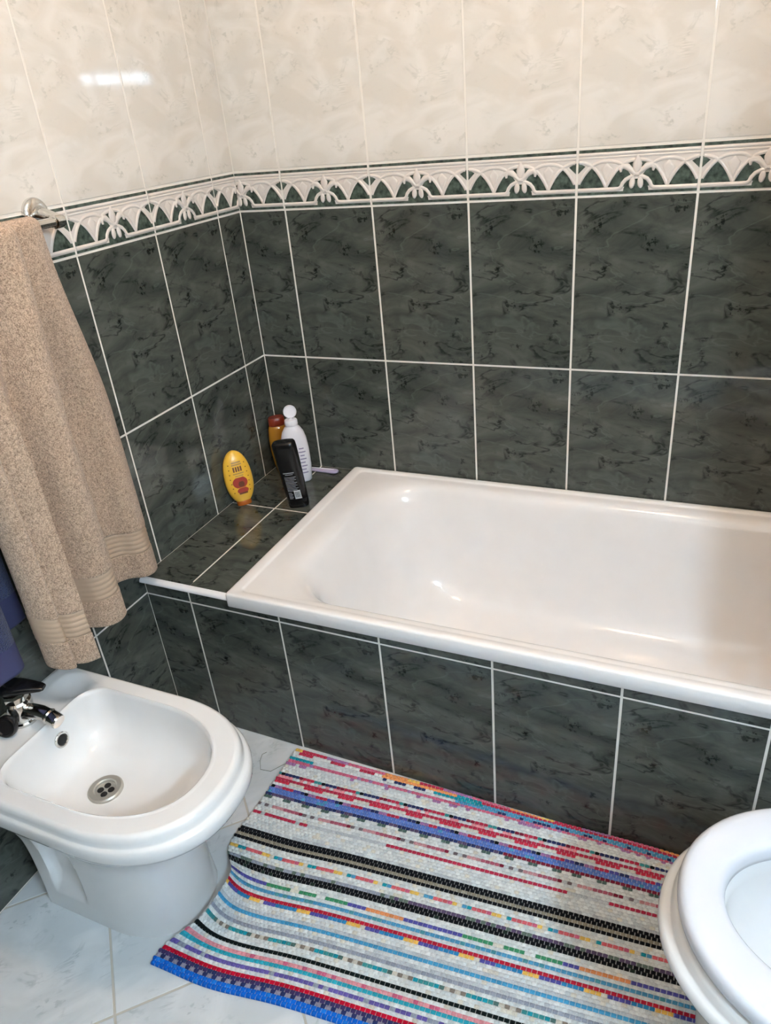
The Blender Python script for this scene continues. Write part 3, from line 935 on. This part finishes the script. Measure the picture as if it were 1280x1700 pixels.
# ------------------------------------------------------------------ unseen curtain, added to block the cool lamp and shade the bath's right end
cur = empty('added_shade_curtain', (1.68, -0.60, 2.0))
tag(cur, 'added beige curtain, out of view, that shades the right end of the bathtub', 'curtain')
bm = bmesh.new()
prev = None
for k in range(121):
    t = k / 120
    xx = 1.452 + 0.46 * t
    col = []
    for q in range(13):
        zz = 0.475 + 1.485 * q / 12
        am = 0.020 - 0.008 * q / 12
        col.append(bm.verts.new((xx - 1.68, -0.595 + am * math.sin(t * 2 * PI * 9) + 0.60, zz - 2.0)))
    if prev:
        for q in range(12): bm.faces.new((prev[q], col[q], col[q + 1], prev[q + 1]))
    prev = col
bm.normal_update()
cme = bpy.data.meshes.new('curtain'); bm.to_mesh(cme); bm.free()
cme.polygons.foreach_set('use_smooth', [True] * len(cme.polygons))
mobj('cloth', cme, plain('shade_curtain_cloth', hexc('#a58a68'), 0.9), cur)
bm = bmesh.new(); tube(bm, [(-0.25, 0.005, 0.0), (0.28, 0.005, 0.0)], 0.010, 14)
mobj('rod', bm_mesh(bm, 'crod', True, 0.8), M_CHROME, cur)
for k in range(10):
    bm = bmesh.new()
    cx = -0.215 + 0.051 * k
    tube(bm, [(cx, 0.005 + 0.017 * math.cos(a), -0.012 + 0.024 * math.sin(a)) for a in [2 * PI * i / 14 for i in range(15)]], 0.0018, 6)
    mobj('ring', bm_mesh(bm, 'cring', True), M_CHROME, cur)

# ------------------------------------------------------------------ rag rug
def rug():
    PX, PY, NR = 0.0098, 0.00752, 73
    SX, SY = 6, 5
    LEN = 0.955
    NB = int(round(LEN / PX))
    nx, ny = NB * SX, NR * SY
    H = lambda h: np.array(hexc(h)[:3])
    WH, W2, CRM = H('#d2d6d4'), H('#c6cdce'), H('#cfcbbd')
    RED, CRI, PNK, LPK = H('#b0304a'), H('#b8102e'), H('#c2617c'), H('#d98f96')
    ORG, YEL, BLK, TAU = H('#e2945a'), H('#dcb45a'), H('#15171b'), H('#8a8474')
    NAV, BLU, SKY, TEA = H('#2d3560'), H('#5c79bd'), H('#4f93b8'), H('#1f8e9e')
    PUR, GRY, LGR, GRN, DTE = H('#51509a'), H('#8f96a3'), H('#b6bbbf'), H('#3f8a62'), H('#3d8a8c')
    VIO, ROY, MAR, LIL = H('#584a66'), H('#1266c8'), H('#7a2338'), H('#9d6f9c')
    rr = random.Random(21)
    def segs(x, per, lst, off=0.0):
        f = ((x + off) % per) / per
        for lim, c in lst:
            if f < lim: return c
        return lst[-1][1]
    def rowcol(j, x, b):
        h = (math.sin(b * 12.9898 + j * 78.233) * 43758.5453) % 1.0
        if j == 0: return segs(x, 0.31, [(0.3, PNK), (0.5, ORG), (0.6, YEL), (0.8, RED), (1, LIL)], 0.1)
        if j == 2 and x < 0.62: return W2
        if j in (1, 2):
            if x > 0.86: return RED if j == 1 else SKY
            return segs(x, 0.083, [(0.45, RED), (1, WH)], 0.02) if x < 0.62 else (ORG if x < 0.8 and j == 1 else (TEA if x > 0.74 else segs(x, 0.05, [(0.5, NAV), (1, WH)])))
        if j == 3: return TEA if x < 0.44 else (W2 if x < 0.80 else (SKY if h < .7 else NAV))
        if j == 4: return PNK if h < 0.85 else LIL
        if j == 5: return LIL if h < 0.3 else W2
        if j == 9: return segs(x, 0.105, [(0.35, NAV), (0.5, MAR), (0.8, RED), (0.92, DTE), (1, BLK)], 0.03)
        if j == 10: return W2 if h < .7 else LPK
        if j == 11: return RED
        if j == 13: return W2
        if j == 12: return segs(x, 0.083, [(0.55, H('#c2344a')), (1, CRM)], 0.045 - 0.0)
        if j == 14: return segs(x, 0.09, [(0.3, RED), (0.55, PUR), (0.7, NAV), (0.78, BLK), (1, LIL)], 0.05)
        if j in (15, 16): return BLU if h < 0.9 else SKY
        if j == 17: return MAR if x > 0.94 else (NAV if h < 0.75 else VIO)
        if j == 18: return segs(x, 0.047, [(0.42, H('#51665f')), (1, WH)])
        if j == 21: return segs(x, 0.115, [(0.35, H('#a8586a')), (0.45, MAR), (0.75, LGR if b % 2 else H('#6f6468')), (1, H('#c08a8e'))], 0.02)
        if j == 24: return RED if (x < 0.53 and h < 0.75 or 0.70 < x < 1.08 or x > 1.16) else LGR
        if j == 29: return LGR if h < .5 else W2
        if j in (30, 31): return BLK
        if j == 32: return TAU
        if j == 33: return BLK
        if j == 36: return segs(x, 0.083, [(0.22, SKY if h < .4 else TEA), (0.62, H('#cc6068')), (0.7, PNK), (0.9, YEL), (1, CRM)], 0.02)
        if j == 39: return GRY if x < 0.75 and h < .8 else (VIO if h < 0.7 else H('#5f6f66'))
        if j in (40, 41): return BLK if h < 0.93 else H('#26322c')
        if j == 44: return segs(x, 0.42, [(0.27, PUR), (0.42, GRN), (0.47, CRM), (0.55, GRN), (0.6, WH), (0.72, GRN), (0.8, PUR), (1, H('#d98c5a'))], -0.375) 
        if j == 46: return SKY if h < 0.8 else H('#4d8f9a')
        if j == 47: return W2
        if j == 48: return H('#ad2136')
        if j == 49: return segs(x, 0.113, [(0.25, H('#e0b458')), (0.30, CRM), (0.62, PUR), (1, H('#2f7fb0'))], -0.02)
        if j == 52: return LGR
        if j == 53: return H('#4796c0')
        if j == 55: return LGR if h < .7 else W2
        if j == 56: return GRY
        if j == 58: return segs(x, 0.098, [(0.5, DTE if h < .6 else TEA), (0.58, H('#4e6a66')), (1, H('#c3bdb0') if b % 2 else H('#7d736a'))], 0.03)
        if j == 61: return H('#111a1a')
        if j == 63: return LPK if h < .8 else PNK
        if j == 64: return H('#2f9fb2')
        if j == 66: return H('#63589c') if h < .8 else GRY
        if j == 68: return CRI
        if j == 69: return H('#3f3560') if h < .8 else NAV
        if j == 70: return NAV if b % 2 else H('#8d8898')
        if j >= 71: return ROY if h < 0.85 else H('#1d78d4')
        return WH if h < 0.6 else (W2 if h < 0.92 else CRM)
    def ymap(x, v):
        # nominal row position, the slant of the stripes and the flare at the left end
        y = -0.687 - v * 0.541
        tilt = np.interp(v, [0, 0.1, 0.45, 0.7, 1.0], [0.006, 0.045, 0.072, 0.085, 0.09])
        bend = tilt * (x - 0.67)
        curl = 0.012 * np.exp(-np.maximum(x - 0.375, 0) / 0.045) * np.exp(-((v - 0.76) / 0.13) ** 2)
        dip = -0.010 * np.exp(-((x - 0.50) / 0.10) ** 2) * v
        return np.minimum(y + bend + curl + dip, -0.6815 - v * 0.3 - 0.0111 * (x - 0.4))
    us = np.arange(nx + 1) / SX            # in beads
    vs = np.arange(ny + 1) / SY            # in rows
    U, Vv = np.meshgrid(us, vs)
    row = np.minimum(Vv.astype(int), NR - 1)
    x = 0.372 + U * PX
    vn = Vv / NR
    x = x + 0.062 * np.exp(-((vn - 0.73) / 0.16) ** 4) * np.exp(-U / 7.0) - 0.006 * np.exp(-((vn - 0.45) / 0.1) ** 2) * np.exp(-U / 6.0)
    y = ymap(x, vn)
    ph = U + 0.5 * (row % 2)
    hx = np.abs(np.sin(PI * ph)) ** 0.55
    hy = np.abs(np.sin(PI * Vv)) ** 0.7
    lift = 0.010 * np.exp(-((vn) / 0.05) ** 2) * (0.5 + 0.5 * np.sin(x * 11.0 + 0.6)) * np.clip((x - 0.6) / 0.4, 0, 1)
    climb = 0.034 * np.exp(-((vn - 0.73) / 0.15) ** 4) * np.exp(-(U / 4.5) ** 1.6)
    z = 0.0055 + 0.0040 * hx * hy + lift + climb
    nv = (nx + 1) * (ny + 1)
    verts = np.stack([x, y, z], -1).reshape(-1, 3)
    # skirt down to the floor
    bord = [i for i in range(nx + 1)] + [r * (nx + 1) + nx for r in range(1, ny + 1)] + [ny * (nx + 1) + i for i in range(nx - 1, -1, -1)] + [r * (nx + 1) for r in range(ny - 1, 0, -1)]
    sk = verts[bord].copy(); sk[:, 2] = 0.0006
    allv = np.concatenate([verts, sk])
    a = (np.arange(ny)[:, None] * (nx + 1) + np.arange(nx)[None, :]).reshape(-1)
    quads = np.stack([a, a + (nx + 1), a + nx + 2, a + 1], -1)
    nb = len(bord); bi = np.arange(nb); bj = (bi + 1) % nb
    B = np.array(bord)
    sq = np.stack([B[bi], B[bj], nv + bj, nv + bi], -1)
    F = np.concatenate([quads, sq])
    me = bpy.data.meshes.new('rag_rug')
    me.vertices.add(len(allv)); me.vertices.foreach_set('co', allv.reshape(-1).astype(np.float32))
    me.loops.add(F.size); me.loops.foreach_set('vertex_index', F.reshape(-1).astype(np.int32))
    me.polygons.add(len(F)); me.polygons.foreach_set('loop_start', np.arange(0, F.size, 4, dtype=np.int32))
    me.update(calc_edges=True)
    # colour of every bead (strip of cloth); warp threads pale between them
    cols = np.zeros((ny, nx, 3))
    for j in range(NR):
        bc = {}
        for i in range(nx):
            ph_ = i / SX + 0.5 * (j % 2)
            b = int(math.floor(ph_))
            if b not in bc:
                h = rr.uniform(0.86, 1.08)
                bc[b] = np.clip(rowcol(j, 0.372 + (b + 0.5) * PX, b) * h, 0, 1)
            c = bc[b]
            fr = ph_ - b
            if fr < 0.5 / SX or fr > 1 - 0.9 / SX:
                c = c * 0.55 + WH * 0.40
            cols[j * SY:(j + 1) * SY, i] = c
    edge = np.zeros((nb, 3)) + WH * 0.8
    for k in range(nb):
        if k < nx: edge[k] = cols[0, min(k, nx - 1)]
        elif k < nx + ny: edge[k] = cols[min(k - nx, ny - 1), -1]
        elif k < 2 * nx + ny: edge[k] = cols[-1, max(0, 2 * nx + ny - 1 - k)]
        else: edge[k] = cols[max(0, ny - 1 - (k - 2 * nx - ny)), 0]
    fc = np.concatenate([cols.reshape(-1, 3), edge])
    at = me.color_attributes.new('strip_colour', 'FLOAT_COLOR', 'CORNER')
    lc = np.concatenate([np.repeat(fc, 4, axis=0), np.ones((F.size, 1))], -1)
    at.data.foreach_set('color', lc.reshape(-1).astype(np.float32))
    me.polygons.foreach_set('use_smooth', [True] * len(F))
    t = NT('woven_rag_cotton')
    an = t.n('ShaderNodeVertexColor', layer_name='strip_colour')
    tc = t.n('ShaderNodeTexCoord')
    nz = t.n('ShaderNodeTexNoise', i_Scale=500.0, i_Detail=2.0)
    t.l(tc.outputs['Object'], nz.inputs['Vector'])
    dk = t.n('ShaderNodeMix', data_type='RGBA', blend_type='MULTIPLY')
    t.l(t.ramp(nz.outputs[0], [(0.3, 0.8), (0.7, 1.0)]), dk.inputs[7]); dk.inputs[0].default_value = 1.0
    t.l(an.outputs[0], dk.inputs[6])
    t.l(dk.outputs[2], t.b.inputs['Base Color'])
    t.b.inputs['Roughness'].default_value = 0.95
    t.b.inputs['Specular IOR Level'].default_value = 0.1
    t.bump(nz.outputs[0], 0.4, 0.001)
    me.materials.append(t.m)
    return me
rg = tag(mobj('rag_rug', rug()), 'multicoloured striped woven rag rug on the floor beside the bathtub', 'rug')
bm = bmesh.new()
tube(bm, [(0.372, -0.742, 0.006), (0.362, -0.748, 0.002), (0.345, -0.772, 0.0012), (0.318, -0.775, 0.0012), (0.302, -0.752, 0.0012), (0.296, -0.732, 0.0012), (0.303, -0.722, 0.0012)], 0.0006, 5)
mobj('loose_thread', bm_mesh(bm, 'thread', True), plain('grey_green_thread', hexc('#6f7468'), 0.9), rg)

# ------------------------------------------------------------------ bottles on the ledge
def bottle_part(name, prof, mat, parent, ex=2.0, n=36, ang=0.7):
    bm = bmesh.new(); lathe(bm, prof, n, None, ex)
    return mobj(name, bm_mesh(bm, name, True, ang), mat, parent)

def interp_prof(prof, z):
    zs = [p[0] for p in prof]
    return float(np.interp(z, zs, [p[1] for p in prof])), float(np.interp(z, zs, [p[2] for p in prof]))

def decal(bm, prof, u0, u1, z0, z1, ex=2.0, off=0.0004, nu=4, nz=3, sh=None):
    """patch lying on the front (-y) of a lathe body; sh(u', z') -> keep inside an outline."""
    grid = []
    for j in range(nz + 1):
        z = z0 + (z1 - z0) * j / nz
        rx, ry = interp_prof(prof, z)
        row = []
        for i in range(nu + 1):
            u = u0 + (u1 - u0) * i / nu
            if sh: u = (u0 + u1) / 2 + (u - (u0 + u1) / 2) * sh(j / nz)
            q = max(0.0, 1 - abs(u / rx) ** ex) ** (1 / ex)
            row.append(bm.verts.new((u, -(ry * q) - off, z)))
        grid.append(row)
    for j in range(nz):
        for i in range(nu):
            bm.faces.new((grid[j][i], grid[j][i + 1], grid[j + 1][i + 1], grid[j + 1][i]))

def print_part(name, mat, parent, patches):
    bm = bmesh.new()
    for p in patches: decal(bm, **p)
    bm.normal_update()
    me = bpy.data.meshes.new(name); bm.to_mesh(me); bm.free()
    me.polygons.foreach_set('use_smooth', [True] * len(me.polygons))
    return tag(mobj(name, me, mat, parent), kind='stuff' if len(patches) > 1 else None)

def lean(o, loc, yaw, tilt_x=0.0, tilt_y=0.0):
    o.matrix_world = Matrix.Translation(loc) @ Matrix.Rotation(yaw, 4, 'Z') @ Matrix.Rotation(tilt_x, 4, 'X') @ Matrix.Rotation(tilt_y, 4, 'Y')

M_YEL = plain('yellow_bottle_plastic', hexc('#eab53c'), 0.28)
M_CAPB = plain('amber_brown_cap', hexc('#a2561c'), 0.25)
M_PRED = plain('label_red_print', hexc('#a8392c'), 0.4)
M_PBRN = plain('label_brown_print', hexc('#6b3a22'), 0.4)
M_PGRY = plain('label_tan_print', hexc('#a98550'), 0.4)
M_WHT = plain('white_bottle_plastic', hexc('#ece9ee'), 0.25)
M_BLKB = plain('black_bottle_plastic', hexc('#0d0d0f'), 0.24)
M_PWHT = plain('label_white_print', hexc('#c6c8cc'), 0.5)
M_AMB = plain('amber_bottle_plastic', hexc('#a8721f'), 0.2, coat=0.3)
M_DRED = plain('dark_red_cap', hexc('#7c2a12'), 0.3)
M_LIL = plain('lilac_plastic', hexc('#b9adc8'), 0.3)

# yellow oval bottle, standing on its cap
yb = empty('shampoo_bottle'); tag(yb, 'yellow oval shampoo bottle standing on its brown cap against the left wall', 'bottle', 'bottles on the tiled ledge')
def _oval(t):
    q = 1 - abs(2 * t - 1) ** 2.3
    return max(0.0, q) ** 0.5 * (1.0 + 0.10 * (0.5 - t))
yp = [(0.013, 0.019, 0.013)] + [(0.013 + 0.147 * t, 0.0395 * _oval(0.055 + 0.944 * t), 0.0205 * _oval(0.09 + 0.905 * t) ** 0.9) for t in [0.5 - 0.5 * math.cos(PI * k / 28) for k in range(1, 29)]]
bottle_part('body', yp, M_YEL, yb, 2.2, 48, 1.2)
bottle_part('cap', [(0.0, 0.018, 0.0125), (0.001, 0.0205, 0.0145), (0.012, 0.021, 0.0150), (0.0155, 0.0195, 0.0135)], M_CAPB, yb, 2.2)
P = lambda u0, u1, z0, z1, prof=None, ex=2.2, **k: dict(prof=prof, u0=u0, u1=u1, z0=z0, z1=z1, ex=ex, **k)
pr = [P(-0.013, 0.013, 0.127, 0.131, yp), P(-0.014, 0.014, 0.121, 0.1245, yp), P(-0.015, 0.015, 0.096, 0.099, yp), P(-0.011, 0.012, 0.089, 0.092, yp)]
print_part('label_lines', M_PGRY, yb, pr)
blk = []
for k in range(4): blk += [P(-0.013 + k * 0.0068, -0.0085 + k * 0.0068, 0.103, 0.117, yp), ]
for k in range(7):
    a = 0.03 + k * 0.0135
    blk += [P(0.024 - 0.001 * abs(k - 3), 0.027 - 0.001 * abs(k - 3), a + 0.012, a + 0.0145, yp, nu=1, nz=1), P(-0.027 + 0.001 * abs(k - 3), -0.024 + 0.001 * abs(k - 3), a + 0.012, a + 0.0145, yp, nu=1, nz=1)]
print_part('label_lettering', M_PBRN, yb, blk)
fl = lambda t: 0.35 + 0.65 * math.sin(PI * max(0.02, min(0.98, t))) ** 0.5
print_part('label_fruit', M_PRED, yb, [P(-0.022, 0.020, 0.056, 0.086, yp, nz=10, nu=6, sh=fl), P(-0.014, 0.018, 0.038, 0.055, yp, nz=6, nu=5, sh=fl)])
print_part('label_fruit_core', M_PBRN, yb, [P(-0.007, 0.010, 0.058, 0.074, yp, nz=8, nu=4, sh=fl, off=0.0007), P(-0.010, 0.014, 0.036, 0.041, yp, off=0.0007)])
lean(yb, (0.042, -0.279, ZS), math.radians(48), math.radians(-7), math.radians(-1.5))

# amber bottle with a dark red cap, in the corner
ab = empty('shampoo_bottle'); tag(ab, 'slim amber bottle with a dark red cap tucked in the corner behind the white bottle', 'bottle', 'bottles on the tiled ledge')
ap = [(0.0, 0.024, 0.016), (0.003, 0.027, 0.018), (0.03, 0.031, 0.020), (0.07, 0.034, 0.021), (0.11, 0.033, 0.021), (0.14, 0.029, 0.020), (0.150, 0.025, 0.0185), (0.152, 0.020, 0.016)]
bottle_part('body', ap, M_AMB, ab, 2.3, 40, 1.0)
bottle_part('cap', [(0.151, 0.023, 0.0175), (0.153, 0.025, 0.019), (0.172, 0.024, 0.018), (0.176, 0.021, 0.015)], M_DRED, ab, 2.4)
print_part('label_lettering', M_PBRN, ab, [P(-0.004 + 0.003 * (k % 3), 0.006 + 0.003 * (k % 2), 0.03 + 0.014 * k, 0.036 + 0.014 * k, ap) for k in range(5)])
lean(ab, (0.046, -0.052, ZS), math.radians(38), 0.0, math.radians(-2))

# white bottle with its round cap flipped open
wb = empty('lotion_bottle'); tag(wb, 'white lotion bottle with its round flip cap standing open', 'bottle', 'bottles on the tiled ledge')
wp = [(0.0, 0.033, 0.019), (0.004, 0.037, 0.0215), (0.05, 0.0405, 0.0225), (0.10, 0.040, 0.0225), (0.135, 0.0365, 0.0215), (0.155, 0.031, 0.020), (0.168, 0.023, 0.018), (0.175, 0.0165, 0.0155), (0.178, 0.0150, 0.0145)]
bottle_part('body', wp, M_WHT, wb, 2.6, 44, 1.0)
capp = bottle_part('cap', [(0.177, 0.0180, 0.0180), (0.179, 0.0190, 0.0190), (0.191, 0.0185, 0.0185), (0.1935, 0.0165, 0.0165), (0.1935, 0.0080, 0.0080), (0.198, 0.0030, 0.0030)], M_WHT, wb)
bm = bmesh.new()
lathe(bm, [(-0.003, 0.0165), (-0.001, 0.0190), (0.004, 0.0190), (0.0055, 0.0172), (0.003, 0.0158), (0.003, 0.001)], 32, axis_mat((0, 0.012, 0.2125), (0, -1, 0.18)))
mobj('flip_lid', bm_mesh(bm, 'flip', True, 0.5), M_WHT, capp)
print_part('label_lettering', plain('label_violet_print', hexc('#8d84a0'), 0.5), wb, [P(0.010 + 0.002 * (k % 3), 0.030 - 0.004 * (k % 2), 0.030 + 0.011 * k, 0.0335 + 0.011 * k, wp, ex=2.6) for k in range(8)])
lean(wb, (0.124, -0.104, ZS), math.radians(28), 0.0, 0.0)

# black bottle
kb = empty('shampoo_bottle'); tag(kb, 'matt black shampoo bottle with small white print and a barcode, foremost on the ledge', 'bottle', 'bottles on the tiled ledge')
kp = [(0.0, 0.024, 0.016), (0.002, 0.0275, 0.0185), (0.024, 0.0285, 0.0195), (0.026, 0.0278, 0.019), (0.028, 0.0288, 0.0195), (0.08, 0.0305, 0.0205), (0.14, 0.0320, 0.021), (0.178, 0.0325, 0.0205), (0.190, 0.0315, 0.0195), (0.1945, 0.0285, 0.017), (0.196, 0.022, 0.012)]
bottle_part('body', kp, M_BLKB, kb, 3.2, 48, 0.8)
ln = [P(-0.016, 0.014, 0.108, 0.111, kp, ex=3.2), P(-0.012, 0.010, 0.1035, 0.1055, kp, ex=3.2)]
for k in range(11): ln.append(P(-0.016, (0.016, 0.012, 0.015, 0.009)[k % 4], 0.096 - 0.0042 * k, 0.0976 - 0.0042 * k, kp, ex=3.2))
for k in range(5): ln.append(P(-0.016, -0.006 + 0.002 * (k % 2), 0.048 - 0.0042 * k, 0.0496 - 0.0042 * k, kp, ex=3.2))
print_part('label_lines', plain('label_grey_print', hexc('#8e9096'), 0.5), kb, ln)
pl = print_part('barcode_panel', M_PWHT, kb, [P(0.000, 0.018, 0.030, 0.056, kp, ex=3.2)])
print_part('barcode_bars', M_BLKB, pl, [P(0.0015 + 0.0019 * k, 0.0015 + 0.0019 * k + (0.0006, 0.0011)[k % 2], 0.034, 0.052, kp, ex=3.2, nu=1, off=0.0007) for k in range(8)])
lean(kb, (0.203, -0.246, ZS), math.radians(18), math.radians(0), math.radians(-5.5))

# lilac plastic handle lying on the ledge
bm = bmesh.new()
rings = []
for t, wd, th in ((-0.055, 0.006, 0.0022), (-0.045, 0.009, 0.004), (0.0, 0.0105, 0.0048), (0.035, 0.0125, 0.0052), (0.047, 0.0105, 0.0046), (0.053, 0.005, 0.0025)):
    rings.append([(t, wd * math.copysign(abs(math.cos(q)) ** 0.7, math.cos(q)), 0.0055 + th * math.copysign(abs(math.sin(q)) ** 0.7, math.sin(q))) for q in [2 * PI * k / 20 for k in range(20)]])
loft(bm, rings)
hd = empty('plastic_handle'); tag(hd, 'flat lilac plastic handle lying on the ledge behind the white bottle', 'handle')
mobj('grip', bm_mesh(bm, 'grip', True, 0.9), M_LIL, hd)
bm = bmesh.new()
tube(bm, [(-0.050, 0, 0.0095), (0.0, 0, 0.0106), (0.04, 0, 0.0108)], [0.0012, 0.002, 0.0012], 10)
mobj('ridge', bm_mesh(bm, 'ridge', True), M_WHT, hd)
lean(hd, (0.165, -0.037, ZS), math.radians(1))

# ------------------------------------------------------------------ lamps (both outside the picture)
lamp = empty('ceiling_lamp', (BULB_POS.x, BULB_POS.y, RZ))
tag(lamp, 'bare warm bulb in a small white holder on the ceiling', 'lamp')
bm = bmesh.new(); lathe(bm, [(0.0, 0.05), (-0.008, 0.05), (-0.015, 0.03), (-0.045, 0.022), (-0.047, 0.016)], 28)
mobj('holder', bm_mesh(bm, 'holder', True, 0.6), M_TRIM, lamp)
bm = bmesh.new()
dz = BULB_POS.z - RZ
lathe(bm, [(-0.045, 0.012), (-0.055, 0.016)] + [(dz + 0.034 * math.cos(a), 0.034 * math.sin(a)) for a in [0.5 + (PI - 0.52) * k / 12 for k in range(13)]], 24)
mobj('bulb', bm_mesh(bm, 'bulb', True), emit('warm_bulb', BULB_COL, BULB_E), lamp)
ml = empty('mirror_light', (RX, BAR_POS.y, BAR_POS.z))
tag(ml, 'slim cool white light bar on the right wall', 'lamp')
bm = bmesh.new(); box(bm, -0.03, 0.0, -0.25, 0.25, -0.03, 0.03)
mobj('housing', bm_mesh(bm, 'housing'), M_TRIM, ml)
bm = bmesh.new(); tube(bm, [(-0.05, -0.23, 0), (-0.05, 0.23, 0)], 0.019, 16)
mobj('tube', bm_mesh(bm, 'ltube', True), emit('cool_tube', BAR_COL, BAR_E), ml)
